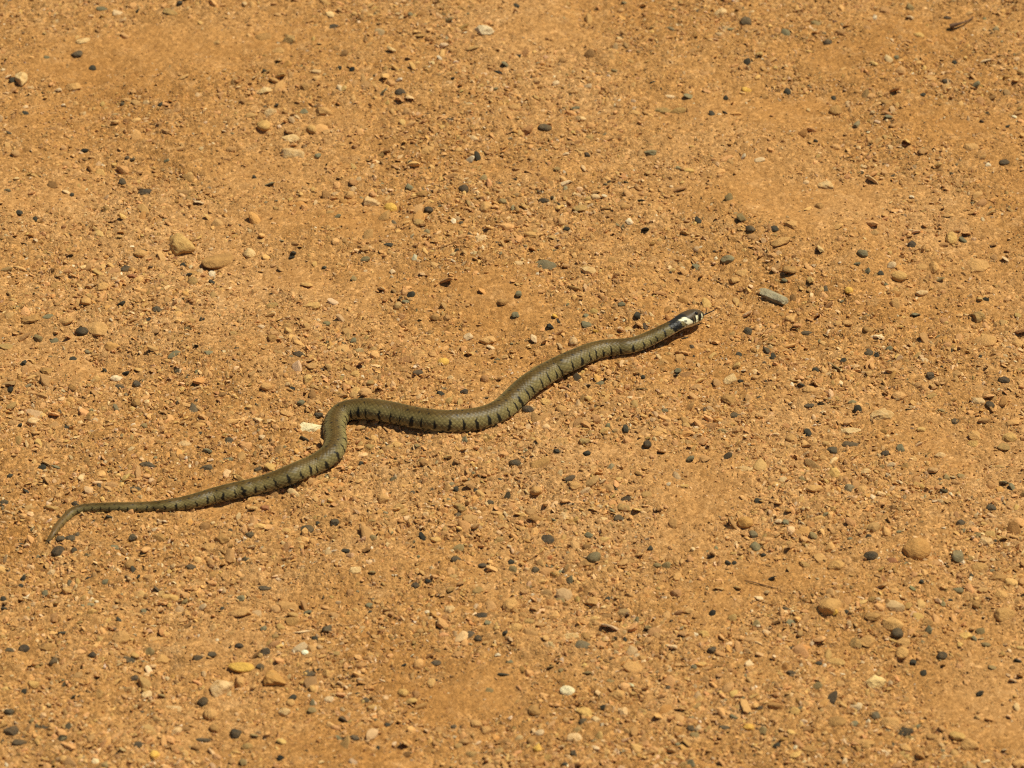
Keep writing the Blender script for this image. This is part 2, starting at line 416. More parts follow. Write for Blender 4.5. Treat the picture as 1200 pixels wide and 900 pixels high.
col = lerp(col, black * 1.5 + 0 * V, edge_n)
for s0, w0, c0 in ((6.8, .8, 1), (9.8, 1.2, 0), (4.2, 1.0, 0), (12.9, .9, 1), (15.4, 1.0, 0), (21.0, .7, 0)):
    bnd = sm(-np.abs(SH - s0 - (AD - 85) * .03), -w0 - .45, -w0 + .25) * sm(AD, 62, 70) * sm(-AD, -124, -116)
    col = lerp(col, (cream * 1.02 if c0 else black) + 0 * V, bnd)
plate_edge = np.clip(1 - np.abs(((SH / 5.2) % 1) - .5) / .06, 0, 1) * (AD < 60) * sm(-SH, -24, -20)
col = lerp(col, col * .5, plate_edge * .6)
col = np.clip(col, 0.004, .9)
vi = np.arange(NR * NA).reshape(NR, NA)
nxt = np.roll(vi, -1, axis=1)
q = np.stack([vi[:-1], vi[1:], nxt[1:], nxt[:-1]], -1).reshape(-1, 4)
allv = np.vstack([V.reshape(-1, 3), cen[0] - T[0] * .0002, cen[-1] + T[-1] * .0001])
allc = np.vstack([col.reshape(-1, 3), back, headc])
me = mesh_from("snake", allv, q, m_snake, allc, True)
import bmesh
bm = bmesh.new(); bm.from_mesh(me); bm.verts.ensure_lookup_table()
for j in range(NA):
    f1 = bm.faces.new((bm.verts[NR * NA], bm.verts[vi[0, j]], bm.verts[nxt[0, j]])); f1.smooth = True
    f2 = bm.faces.new((bm.verts[NR * NA + 1], bm.verts[nxt[-1, j]], bm.verts[vi[-1, j]])); f2.smooth = True
bmesh.ops.recalc_face_normals(bm, faces=bm.faces)
bm.to_mesh(me); bm.free()
snake = link("snake", me, "olive-brown snake with black side bars and pale collar crawling across the gravel", "snake")
ie = int(np.argmin(np.abs(sh - 12.0)))
ev, ef = ico(3)
for sg in (1, -1):
    a_ = math.radians(54) * sg
    e0 = cen[ie] + side[ie] * (math.copysign(abs(math.sin(a_)) ** .78, a_) * W[ie] * .86) + upv[ie] * (math.cos(a_) * H[ie] * .92)
    link("eye", mesh_from("eye", ev * 0.0023 + e0, ef, m_eye, None, True), parent=snake)

def tube(name, chains, mat, na=8):
    vs, fs = [], []
    for pl, rr in chains:
        pl = np.array(pl, float); t = np.gradient(pl, axis=0); b0 = len(vs)
        for i, p in enumerate(pl):
            d = t[i] / (np.linalg.norm(t[i]) + 1e-12); s1 = np.cross(d, [0.1, 0.2, 1.0]); s1 /= np.linalg.norm(s1); s2 = np.cross(d, s1)
            for j in range(na):
                an = 2 * math.pi * j / na; vs.append(p + (s1 * math.cos(an) + s2 * math.sin(an)) * rr[i])
        for i in range(len(pl) - 1):
            for j in range(na):
                fs.append((b0 + i * na + j, b0 + i * na + (j + 1) % na, b0 + (i + 1) * na + (j + 1) % na, b0 + (i + 1) * na + j))
    return mesh_from(name, np.array(vs), np.array(fs), mat, None, True)
n0 = cen[-4] - upv[-1] * .0008; tg = T[-1].copy(); tg[2] = 0; tg /= np.linalg.norm(tg); sd = side[-1]
zup = np.array([0, 0, 1.0])
b1, b2 = n0 + tg * .0042 + zup * -.0003, n0 + tg * .0055
tube_me = tube("tongue", [([n0, b1, b2], [.0008, .00075, .0007]),
                       ([b1, b2 + sd * -.0012 + zup * .0012, b2 + tg * .0012 - sd * .0022 + zup * .0055], [.0007, .0006, .0003]),
                       ([b1, b2 + sd * .0012, b2 + tg * .006 + sd * .0050 + zup * .0018, b2 + tg * .0085 + sd * .0065 + zup * .0036], [.0007, .0006, .0005, .00025])], m_tongue)
link("tongue", tube_me, parent=snake, label="thin black forked tongue flicked out")

# ------------------------------------------------------------------ stones and pebbles
# plan tiles, 3 units per sight unit: x y width depth colour [a angular | r round] [yaw]
TILES = {
(0, 0): "270 190 48 28 d;75 280 55 65 c;258 305 60 38 t;205 317 30 22 c;165 205 25 12 g;345 112 24 22 b;360 32 50 16 g;600 42 60 30 o;630 12 24 28 d;925 132 65 30 b;1020 140 52 38 o;985 178 60 28 t;1170 93 42 22 d;1190 240 25 20 d;935 318 62 30 c a 15;1075 308 42 34 b;950 395 48 42 c a;1068 395 34 18 g;970 370 24 14 d;928 443 48 48 y r;1097 455 40 52 y r;855 358 28 26 b;1140 390 70 45 t;1030 545 96 66 c a -20;1025 488 85 30 c;1117 548 22 30 g r;295 530 38 18 k;585 565 26 20 g;563 367 22 20 d;432 640 32 26 d;657 625 64 32 b;505 675 56 30 k;945 647 48 18 g;895 622 20 16 d;700 712 44 24 c;68 748 28 22 d;122 772 22 18 d;222 370 18 16 w;90 398 28 14 d;185 655 40 22 b;252 685 20 18 d;1150 690 40 26 b;1185 762 30 16 g;1030 890 22 24 d;325 240 30 18 d;45 285 28 20 d;55 540 36 28 t;440 128 36 24 t;290 145 60 26 c;420 50 50 20 c;480 40 28 14 d;490 886 52 28 d;633 862 116 86 y a;495 891 54 32 t;776 916 146 58 b r 20;746 966 30 27 w;678 992 40 38 o r;608 836 26 20 d;662 966 30 18 d;746 992 28 20 d;552 1088 36 24 d;642 933 22 12 d;954 1074 60 22 o;876 890 50 48 c a;614 909 38 14 r",
(400, 0): "500 108 80 50 w a;615 22 26 18 d;380 70 30 22 o;872 195 40 28 b;575 225 32 20 g;552 254 38 14 k;392 278 22 28 d;143 327 36 18 g;207 325 46 30 k;543 312 24 18 g;820 380 42 22 g;845 418 42 28 c;1132 388 62 28 o;715 450 54 34 D r;876 486 42 30 o r;1085 538 54 32 g;375 428 46 24 k a;302 532 62 38 t;155 535 40 28 b;450 562 38 26 w;480 552 26 28 d;430 665 40 38 k r;240 660 36 30 g;307 737 34 28 k r;172 732 56 36 Y r;105 712 72 46 c;28 684 36 36 t;502 628 34 24 o;608 632 18 22 d;712 705 46 26 k;567 710 30 28 o;840 732 66 30 o;865 700 36 24 y a;995 725 45 38 t;508 728 42 46 t;1012 778 30 24 w;1055 705 32 18 d;1068 808 30 26 d;792 806 28 18 d;540 858 34 20 d;690 860 26 20 b;665 825 60 36 t;490 840 70 36 c;1008 682 34 30 t;35 248 26 20 k;8 190 36 24 b;85 305 44 24 t;230 392 36 26 t;930 692 34 14 w;610 380 44 30 t;775 215 30 20 b;1095 288 26 14 d;755 295 30 20 c;865 305 34 20 c;620 198 26 12 d;960 248 28 14 o;1155 340 40 18 c;165 860 36 18 d;405 880 20 16 d;695 525 24 16 o",
(800, 0): "222 76 48 42 D a;363 122 40 24 g;415 100 34 24 b;470 85 44 26 o;798 25 32 30 o;800 62 32 24 c;675 65 20 18 w;510 150 32 28 d;828 122 48 24 y;225 217 30 22 d;270 190 30 24 y;395 297 30 24 t;225 316 40 24 Y;368 325 26 22 d;335 322 20 16 b;150 398 24 18 d;103 402 26 18 d;530 345 20 24 d;725 410 34 22 g;870 277 54 28 t;1030 300 32 32 g a;1083 345 40 22 b;842 333 28 16 d;958 222 22 18 d;752 202 24 20 g;535 390 56 36 b a;540 516 52 28 t;467 495 20 16 d;1132 570 40 22 k;1140 445 22 14 d;1073 580 26 18 w;905 598 26 20 b;502 655 62 38 c a;480 725 40 32 b;205 765 36 30 o;383 793 62 42 t;345 848 80 34 t;56 780 30 22 d;322 806 34 20 d;238 805 40 24 d;802 860 40 26 k;945 838 44 52 y r;987 845 36 20 g;633 890 44 28 g;1015 518 60 32 t;790 500 32 32 y;20 340 46 26 g;150 347 24 16 d;715 360 46 26 b;710 607 34 22 t;475 548 20 18 y;270 560 44 22 c;213 550 20 16 w;165 698 38 28 o;805 692 22 16 w;1090 862 26 18 b;130 45 60 40 c;1060 215 56 18 c",
(0, 300): "443 47 44 28 d;462 72 34 24 r;198 105 54 26 b;108 222 80 36 b;170 213 46 14 g;288 265 50 38 k r;345 258 100 50 t;425 168 32 24 d;553 190 38 24 d;512 227 38 16 d;135 290 34 32 o;190 300 38 20 g;82 377 30 26 d;258 362 28 16 d;165 405 54 34 b;412 430 54 30 w;422 459 44 22 d;480 450 36 26 d a;442 412 30 20 d;120 520 24 12 k;34 470 28 22 d;68 596 22 20 d;238 607 26 14 d;120 580 54 40 c;45 585 36 28 t;148 743 34 18 d;200 742 40 18 g;36 773 28 22 d;517 735 64 26 d;725 743 54 22 d a;468 820 62 20 d;93 828 26 20 d;14 868 40 30 d;267 872 40 24 k;508 597 30 22 o;803 650 36 32 d a;730 685 36 26 g;800 718 50 14 g;700 624 24 14 d;825 275 56 28 o;770 305 30 14 d;957 290 40 34 b;1048 348 50 32 k;1097 385 58 32 t;1083 432 36 30 y;935 458 50 36 t;1027 467 28 18 k;1100 490 36 30 b;1120 557 34 26 d;1012 553 72 32 t;1088 607 98 46 w a;1058 515 30 22 g;712 566 34 28 t;480 515 36 32 b;335 578 24 20 c;1098 175 62 34 y;1143 42 24 16 d;1025 5 26 14 d;300 160 50 36 t;360 110 52 34 t;20 320 56 30 o;710 222 22 16 d;650 262 44 12 o;690 315 20 14 d;830 328 22 14 d;735 340 40 20 g;612 345 50 14 g . 25;780 490 30 20 b;912 750 40 20 d;930 885 36 22 r;650 660 54 24 c;925 640 34 24 c;370 402 24 16 d;255 460 36 32 b",
(400, 300): "715 40 92 50 G;622 132 28 24 g;612 207 32 22 g;245 135 30 24 d;226 160 32 14 g;330 215 44 28 b;220 235 28 22 b;735 248 28 28 k;762 230 16 16 d;865 243 46 24 g;862 213 26 16 g;1040 208 28 26 d;225 365 66 30 r a;358 373 46 34 Y r;271 411 40 26 D;430 477 34 26 k;350 485 34 20 d;378 510 36 28 y;515 295 64 40 t;522 320 40 22 c . -35;445 285 40 28 c;677 292 28 34 c;655 540 48 38 k r;913 451 42 20 g;865 457 28 18 d;870 502 38 30 y;1060 426 20 22 d;1090 408 32 22 t;1182 402 28 28 g;1175 420 20 14 d;1030 525 36 44 o;1137 545 26 16 g;1060 468 50 18 o;1000 607 24 24 d;1076 661 32 32 k r;1130 690 44 24 b;863 693 30 22 d;757 684 26 18 d;767 655 72 40 t;668 650 34 24 y;855 650 46 30 o;612 728 46 34 d;700 728 90 34 b;552 790 30 14 d;433 648 24 24 g;102 672 54 30 o;268 668 34 24 o;76 731 30 14 d;246 832 48 20 d;522 868 34 24 d;418 885 52 34 o;1000 856 42 22 k;995 884 56 30 o;1147 803 24 14 w;820 808 54 36 t;685 828 50 46 t;985 168 30 20 g;955 15 50 26 b;568 160 46 28 b;555 432 22 20 b;42 297 26 18 g;180 55 24 22 c;45 80 24 20 o;405 820 26 24 d;475 825 22 16 d;720 512 54 30 y;775 540 44 36 t;60 385 50 18 r;45 420 44 34 y;100 445 44 30 o;750 212 22 20 Y;895 265 24 18 Y;815 300 36 34 c;292 725 40 24 b;150 855 50 40 t;1105 625 50 26 t;870 55 54 38 c",
(800, 300): "158 12 54 32 g;52 40 42 22 g;318 143 112 60 S a -38;388 155 26 30 b;377 48 56 32 b;208 60 52 28 t;182 85 40 30 t;357 86 26 20 g;448 84 26 32 y;735 30 34 28 c;762 70 60 40 y r;584 121 34 30 Y r;697 62 26 18 d;648 55 26 18 g;614 28 26 16 g;840 40 48 28 t;885 42 40 48 t;1040 38 90 52 t;1140 14 44 18 c;898 85 56 20 o;817 207 44 26 g;840 132 44 30 c;1043 215 52 46 o;1063 158 30 14 d;1062 300 90 48 t r;1180 310 50 36 t;437 270 46 20 d r;230 265 34 32 d a;294 335 28 30 d;320 358 24 28 d;198 347 26 14 d;378 222 40 32 t;652 260 50 30 b;655 340 46 30 d;680 352 26 18 d;727 327 28 22 g;565 370 28 18 d;468 405 28 20 d;870 420 36 28 d a;1045 360 22 18 d;1130 435 46 24 k;417 455 34 22 d;205 440 24 18 d;445 470 50 36 t;165 505 60 44 b a;235 507 36 28 t;268 500 28 18 d;443 526 42 22 d;493 519 38 14 d;185 560 38 22 d;42 500 40 28 t;120 445 36 32 t;165 435 60 34 c;190 385 32 30 y r;760 492 52 36 t;617 543 32 22 d;690 560 120 66 c a;1080 525 36 30 k r;958 583 38 26 d;590 615 82 30 c;590 663 64 28 D;440 624 30 26 d;528 684 50 32 d;712 694 34 24 k;765 677 34 26 g;912 543 34 16 o;1040 510 50 30 c;1165 582 76 38 t;1028 632 60 40 t;1150 640 60 40 y;1130 672 60 32 o;1020 660 40 30 y;215 748 80 44 c;530 765 54 36 y;460 815 70 36 t;585 818 40 36 g;628 825 46 40 t;640 757 50 26 c;420 785 26 14 o;267 862 34 18 d;928 778 28 24 o;978 772 36 24 o;1160 812 30 26 g;838 610 40 26 y;905 700 46 30 c;730 735 44 20 c;25 712 36 24 g;145 615 46 20 o;460 860 50 30 b;380 640 40 30 t;1085 885 40 26 d;545 395 46 24 o;580 235 40 30 t",
(0, 600): "205 140 50 44 k r;247 92 44 28 d;272 80 20 22 d;213 95 34 28 d;389 17 36 20 d;339 34 24 10 d;467 90 34 28 d;555 90 52 32 b;80 234 26 24 d;70 262 28 18 d;72 115 28 16 d;157 285 28 24 g;12 312 24 18 d;15 340 24 18 d;310 238 28 18 k;370 246 30 18 g;403 124 34 18 g;455 185 40 38 b;467 205 20 20 d;525 232 56 38 t;482 230 24 18 d;670 195 42 26 d;747 222 42 28 b;785 96 62 42 b;730 125 70 34 t;720 55 40 28 b;880 80 40 24 d;1077 62 58 30 d;1120 40 22 20 d;1177 35 34 32 d;915 128 30 16 g;780 160 28 14 y;930 268 52 26 d;845 305 34 24 g;840 355 90 44 t . 8;1080 352 34 18 g;1028 388 56 36 b;925 410 30 20 g;1150 412 38 28 d;1107 445 26 18 d;968 345 40 28 t;710 338 36 26 c;640 380 46 24 t;655 402 50 18 b;645 318 36 24 o;508 350 30 24 g;785 342 22 16 d;345 318 26 14 w;295 330 24 14 g;418 382 20 18 d;425 445 70 60 t a;220 424 40 16 d;85 482 42 34 k r;35 485 40 24 d;165 475 58 34 b;187 525 38 34 D a;325 502 32 28 k;452 518 66 24 d;525 494 40 26 o;565 520 70 44 t;550 448 76 20 t;475 583 42 32 d a;695 513 38 24 k;745 502 38 28 d;842 468 34 24 k;930 490 46 34 d;885 514 72 14 b;1072 495 28 22 W r;850 546 104 44 Y r;915 546 34 26 d;962 590 84 66 T a;1078 568 66 28 d a;1125 555 30 20 d;1150 570 36 36 t;780 620 96 70 c a;845 600 42 50 t;712 670 46 40 k r;740 712 56 46 t r;352 588 52 54 t r;352 642 40 36 b;515 643 44 30 c;568 645 26 16 o;82 632 28 20 d;115 605 50 36 y;255 652 26 16 d;32 705 40 30 d;40 773 58 42 D;70 810 56 32 D;110 735 28 22 o;150 758 50 20 d;480 822 42 32 d;825 782 46 34 k a;497 705 22 18 d;650 760 46 24 b;545 853 42 40 Y;870 824 50 26 o;987 868 26 22 k;857 880 34 26 o;370 890 34 26 o;690 828 40 24 b;715 800 60 14 d;755 762 40 34 b;1000 702 46 32 c;1030 652 28 22 d;895 785 34 16 o;1098 695 36 28 o;1155 660 40 24 c;1065 420 80 14 c;1180 365 50 20 t;1190 795 24 40 g;615 690 70 30 c;1020 672 40 30 t;620 770 44 28 c",
(400, 600): "412 10 40 20 D;785 15 56 32 c;977 22 40 28 d;905 38 28 14 b;722 96 60 32 k r;80 57 34 22 c;113 92 28 18 o;287 92 32 24 k;333 98 46 28 y;395 100 30 18 b;412 128 44 22 o;403 166 40 24 d;86 134 40 26 b;16 138 32 22 d;45 118 24 16 b;500 187 44 20 d;555 100 42 28 o;595 177 32 20 d;683 204 32 26 d;603 205 34 22 o;733 162 28 20 R;733 190 36 14 g;870 85 34 22 g;887 160 52 46 G r;862 178 70 30 b;925 98 40 28 y;1087 128 26 20 d;1142 187 34 24 o;1112 188 34 20 o;865 128 34 20 b;48 205 50 28 c;108 212 32 20 o;260 257 34 26 k;307 243 30 18 k;480 276 46 26 o;800 245 32 26 g;595 330 58 60 t;490 365 56 26 k;515 390 28 20 g;655 383 54 22 o;770 312 40 22 o;945 305 40 14 d;880 315 60 44 t a;885 340 40 14 b;1080 407 32 28 o;1077 455 40 28 t;480 444 32 28 k r;572 425 28 20 d;613 408 54 36 t;845 468 68 34 G r -5;858 440 40 30 b;805 440 70 34 c;903 430 24 20 b;1168 474 34 24 c;995 453 22 18 d;932 365 44 20 b;300 351 24 16 w;378 345 46 30 c;105 330 44 20 g;103 352 22 14 d;550 503 24 22 w;593 527 28 14 g;215 539 30 14 k;332 531 42 20 d;735 546 28 18 o;775 556 24 14 o;865 565 42 20 o;572 571 52 14 d;1028 550 86 46 t r;795 630 62 38 w r;977 642 56 38 t;947 596 32 14 o;520 630 34 16 o;217 635 46 32 y;82 662 38 22 d;53 638 30 16 d;162 748 26 22 d;45 795 40 28 d;8 800 20 28 d;125 834 24 14 d;225 855 40 16 b;510 768 50 36 t;475 745 46 36 t;680 700 56 40 b;830 768 40 30 o;850 738 34 26 d;895 733 44 28 c;985 702 52 38 c;918 687 24 18 d;1020 690 20 18 b;695 778 40 28 c;670 810 40 36 b;690 832 36 36 Y;548 841 50 26 o;458 852 46 28 o;577 828 26 12 b;817 850 34 24 k;787 888 26 22 d;1185 818 28 18 g;820 795 60 36 c;905 792 34 28 y;855 705 80 44 y",
(800, 600): "220 36 60 54 T r;335 34 36 28 c;362 36 26 26 g;460 86 34 28 o;592 94 30 16 g;255 125 44 36 g;283 152 24 18 d;105 150 24 30 b;160 178 24 16 d;180 180 22 18 d;430 185 54 22 o;540 185 66 44 t;662 154 54 36 k r;735 172 38 28 r;824 130 104 86 T r;760 70 22 16 g;978 40 36 26 d;1034 82 34 24 o;1062 105 66 46 c;1095 104 22 14 d;1080 82 44 26 y;968 158 54 44 g;1040 198 70 46 t;1112 228 80 36 b;1010 238 16 20 w;1018 230 16 20 d;840 244 20 18 d;968 275 46 28 g;940 310 20 16 d;312 232 40 18 k;268 302 38 20 c;105 358 26 22 k;175 375 38 24 y;380 389 38 22 g;330 388 44 26 b;255 397 40 22 o;520 330 90 62 t;533 350 26 28 Y;572 350 22 18 d;670 365 70 36 b;740 395 84 56 t;757 425 48 40 d;612 460 60 48 o;650 455 70 50 t;862 420 34 28 g;860 388 50 34 b;1130 358 84 54 t;1028 325 40 34 b;1120 290 60 36 t;995 440 56 34 y;1025 445 26 24 g;1065 467 40 24 o;1045 422 40 28 o;76 430 54 36 y;103 484 40 26 d;130 540 36 12 b;478 533 32 24 d;535 527 84 34 y;380 565 38 24 k;912 506 42 30 k r;810 527 26 26 d;845 566 28 22 d;772 497 50 50 t;775 463 54 36 t;680 600 78 56 P a;728 605 24 20 c;565 570 28 10 w;470 615 50 22 o;580 595 30 20 b;1092 547 42 20 o;1158 546 24 18 b;1180 522 34 16 d;1045 637 32 22 d;1160 592 34 22 c;270 690 26 16 D;395 700 44 36 y;678 718 42 30 G;600 746 38 22 g;540 740 78 46 b r;730 742 74 46 t r;783 772 60 32 k;880 790 50 26 b;965 787 60 36 y;1005 820 80 54 t;28 760 32 26 d;55 763 30 26 c;42 788 40 26 o;150 757 50 22 d;232 757 46 32 Y;280 770 34 30 o;380 775 40 32 y;435 765 40 26 b;180 720 34 14 g;330 822 30 20 d;445 832 54 30 b;395 855 50 28 y;635 810 88 34 t;730 828 24 18 b;785 830 50 36 t;780 858 40 22 y;28 890 36 24 g;815 886 26 18 b;1130 836 20 14 c",
}
TONE = {'d': (.060, .050, .031), 'k': (.032, .028, .019), 'D': (.090, .062, .034), 'g': (.205, .168, .085), 'G': (.160, .128, .066), 'S': (.32, .275, .165),
        'b': (.32, .165, .055), 't': (.50, .270, .098), 'T': (.47, .225, .060), 'y': (.56, .340, .110), 'Y': (.64, .36, .065), 'c': (.64, .43, .215),
        'P': (.74, .51, .21), 'w': (.70, .53, .31), 'W': (.82, .70, .47), 'o': (.28, .190, .075), 'r': (.30, .125, .050), 'R': (.42, .07, .025)}
WORD = {'d': "charcoal", 'k': "black", 'D': "dark brown", 'g': "grey", 'G': "olive-grey", 'S': "blue-grey", 'b': "brown", 't': "tan", 'T': "orange-tan",
        'y': "ochre", 'Y': "yellow", 'c': "cream", 'P': "pale yellow", 'w': "whitish", 'W': "white", 'o': "olive", 'r': "reddish brown", 'R': "brick-red"}
GROUPS = {'d': "charcoal", 'k': "black", 'D': "dark brown", 'g': "grey", 'G': "olive-grey", 'S': "grey", 'b': "brown", 't': "tan", 'T': "tan", 'y': "ochre",
          'Y': "yellow", 'c': "cream", 'P': "cream", 'w': "whitish", 'W': "whitish", 'o': "olive", 'r': "reddish", 'R': "reddish"}
# stones that can be told apart by themselves: plan place, short name, full label
LAND = [
 (258.7, 305.3, "long brown stone", "long smooth brown stone lying beside a pale wedge-shaped stone"),
 (211, 288, "wedge-shaped stone", "pale tan wedge-shaped stone with a shaded face beside the long brown stone"),
 (906.7, 348.3, "blue-grey slab", "angular blue-grey slab of stone lying beyond the snake's tongue"),
 (1074.7, 643.3, "big round stone", "biggest round orange-tan stone, half buried, next to a shiny black pebble"),
 (1020.7, 651.3, "shiny black pebble", "shiny black rounded pebble next to the biggest round orange-tan stone"),
 (362.7, 502.3, "white-topped stone", "whitish angular stone touching the gap at the snake's sharp bend"),
 (519.3, 424.3, "bright yellow pebble", "bright yellow smooth pebble lying on bare gravel above the snake's middle"),
 (283.3, 782, "long yellow stone", "long smooth orange-yellow stone beside a chunky orange stone"),
 (320.7, 796.7, "chunky orange stone", "chunky angular orange-tan stone beside the long smooth yellow one"),
 (260, 806.7, "crumbly white stone", "crumbly whitish lump of stone with a pitted surface"),
 (68.3, 646.7, "black pebble at the tail tip", "round black pebble lying just off the tip of the snake's tail"),
 (681.7, 756, "rod-shaped stone", "olive-grey rod-shaped stone lying against a flat cream stone"),
 (668.3, 746.7, "flat cream stone", "flat cream stone behind the olive-grey rod-shaped stone"),
 (1026.7, 800, "pale yellow block", "pale yellow blocky stone with sharp corners"),
 (873.3, 612, "orange-brown ball stone", "orange-brown ball-shaped stone standing alone"),
 (695.7, 653.3, "olive-grey ball pebble", "olive-grey ball-shaped pebble on the end of a brown slab"),
 (687.3, 659.3, "brown slab", "thin brown slab of stone under the olive-grey ball-shaped pebble"),
 (1030, 486.7, "big whitish stone", "widest whitish crumbly stone, mostly buried in the ground"),
 (1154, 400, "smooth tan stone", "smooth tan oval stone casting a shadow to one side"),
 (638.3, 313.3, "flat olive-grey stone", "broad flat olive-grey stone embedded in the gravel"),
 (566.7, 36, "milky quartz stone", "milky whitish angular stone with a glassy look"),
 (457.3, 244, "yellow oval pebble", "yellow oval pebble beside a cream stone"),
 (638.3, 150, "domed brown pebble", "dark brown domed pebble with a smooth top"),
 (761.7, 179.3, "smooth blue-grey pebble", "smooth blue-grey pebble lying by itself on dusty sand"),
 (246.7, 837.3, "ribbed tan stone", "rounded tan stone with fine ribs, just below a round black pebble"),
 (117.3, 796, "round disc stone", "round disc-shaped tan stone set flat in the gravel"),
 (1046.7, 731.7, "tan stone with dark neighbour", "large tan stone leaning over a dark rounded pebble"),
 (343.3, 181.7, "lumpy tan stone", "lumpy angular tan stone in front of a flat cream flake"),
 (1146.7, 312.7, "wide pale tan stone", "wide rounded pale tan stone, half buried"),
 (874, 25.3, "peaked dark stone", "dark brown stone with a peaked top"),
 (1115, 279.3, "orange egg pebble", "ochre egg-shaped pebble next to a small grey pebble"),
 (644.3, 654, "brick-red pebble", "small brick-red pebble, the only red one"),
 (640.7, 632, "flat black pebble", "flat black oval pebble of smooth stone"),
 (25, 93.3, "cream knob stone", "knobbly upright cream stone"),
 (357.3, 765, "small white oval", "small clean white oval pebble"),
 (618.3, 480, "black pebble under the snake", "black pebble half under the edge of the snake's body"),
 (88.7, 624, "black pebble behind the tail", None),
 (1142.7, 719.3, "broad tan stone", "broad tan stone with a rounded outline among olive pebbles"),
 (871.7, 549.3, "pale buried stone", "pale cream stone lying flush with the ground"),
 (742.7, 783.3, "isolated tan stone", "rounded tan stone lying isolated on smooth dust"),
 (665, 810, "white-capped stone", "whitish rounded pebble with an orange underside"),
 (475, 421.7, "reddish flake", "reddish brown angular flake near the bright yellow pebble"),
 (655.7, 727.7, None, None), (598.3, 710, "upright tan stone", "upright tan stone taller than it is wide"),
 (36, 374, "long brown flat stone", "long flat brown stone next to a thin grey sliver"),
 (280, 718.3, "long pale tan stone", "long pale tan stone, slightly tilted"),
 (141.7, 748.3, "rough tan chunk", "rough tan chunk with a broken surface"),
]
LAND = [l for l in LAND if l[2]]
PLACES = [(812, 372, "snake's head"), (770, 393, "snake's neck"), (690, 414, "snake's front half"), (620, 452, "snake's raised curve"), (555, 490, "snake's thickest part"),
          (460, 483, "snake's arched middle"), (392, 510, "snake's sharp bend"), (320, 563, "snake's hind part"), (220, 588, "snake's tail base"), (140, 594, "snake's tail"), (62, 626, "snake's tail tip")]
stones = []
for (tx, ty), s in TILES.items():
    for e in s.split(";"):
        f = e.split()
        u, v, w, h = tx + float(f[0]) / 3, ty + float(f[1]) / 3, float(f[2]) / 3, float(f[3]) / 3
        stones.append(dict(u=u, v=v, w=w, h=h, c=f[4], shape=f[5] if len(f) > 5 else '.', yaw=float(f[6]) if len(f) > 6 else None))
for st in stones:
    st['land'] = None
for l in LAND:
    best = min(stones, key=lambda q: math.hypot(q['u'] - l[0], q['v'] - l[1]))
    if math.hypot(best['u'] - l[0], best['v'] - l[1]) < 7: best['land'] = l

I3, I2, I1 = ico(3), ico(2), ico(1)
def stone_shape(v, shape, seed, lump=0.16):
    """Unit sphere vertices turned into a worn or broken stone of unit half sizes."""
    r = np.random.default_rng(seed); p = v.copy()
    amp = {'a': .20, 'r': .08}.get(shape, lump)
    for k in range(4):
        d = r.normal(size=3); d /= np.linalg.norm(d); f = r.uniform(1.2, 3.4)
        p = p * (1 + amp / (1 + .5 * k) * np.sin(v @ d * f + r.uniform(0, 6.28)))[:, None]
    ncut = {'a': 10, 'r': 3}.get(shape, 9)
    for k in range(ncut):
        d = r.normal(size=3); d[2] = abs(d[2]) * (1.0 if k else 2); d /= np.linalg.norm(d)
        lim = r.uniform(.55, .82) if shape == 'a' else r.uniform(.66, .92) if shape == '.' else r.uniform(.78, .96)
        ex = np.maximum(p @ d - lim, 0); p = p - (ex * (0.93 if shape == 'a' else .85))[:, None] * d
    if shape == 'a':
        for k in range(3):
            d = r.normal(size=3); d /= np.linalg.norm(d); p = p * (1 + .025 * np.sin(v @ d * 9 + k))[:, None]
    lo, hi = p.min(0), p.max(0)
    return (p - (lo + hi) / 2) / ((hi - lo) / 2)

FLUSH = ("big whitish stone", "pale buried stone", "round disc stone", "flat olive-grey stone", "flat cream stone", "lumpy tan stone", "wide pale tan stone")
def stone_dims(st):
    u, v = st['u'], st['v']; g = at(u, v); k = px_size(g)
    a = st['w'] * .5 * k * .93
    if st['yaw'] is not None: a *= math.hypot(math.cos(math.radians(st['yaw'])), math.sin(math.radians(st['yaw'])) / math.sin(DEP))
    hh_ = st['h'] * .5 * k * .93
    flat = .62 if st['w'] > 1.7 * st['h'] else .78
    az = min(hh_ * flat, a * .8); b = math.sqrt(max(hh_ ** 2 - (az * math.cos(DEP)) ** 2, (.3 * hh_) ** 2)) / math.sin(DEP)
    b = min(b, a * 1.5)
    if st['yaw'] is not None and abs(st['yaw']) > 30: b *= .72
    sink = .35 if max(st['w'], st['h']) > 12 else .28
    if st['land'] and st['land'][2] in FLUSH: sink = .62
    return a, b, az, az * (1 - 2 * sink)

def seat(st, i):
    a, b, az, up = stone_dims(st)
    g = at(st['u'], st['v']); z0 = float(ground_base(g[0], g[1]))
    p = at(st['u'], st['v'], z0 + up)
    r = np.random.default_rng(1000 + i)
    yaw = math.atan2(math.sin(math.radians(st['yaw'])) / math.sin(DEP), math.cos(math.radians(st['yaw']))) if st['yaw'] is not None else r.normal() * .22
    return a, b, az, p, yaw

def rank(st):
    dark = 1.45 if st['c'] in 'dkDRYW' else 1.0
    return st['w'] * st['h'] * dark + (1e6 if st['land'] else 0)
order = sorted(range(len(stones)), key=lambda i: -rank(stones[i]))
singles, rest = order[:340], order[340:]

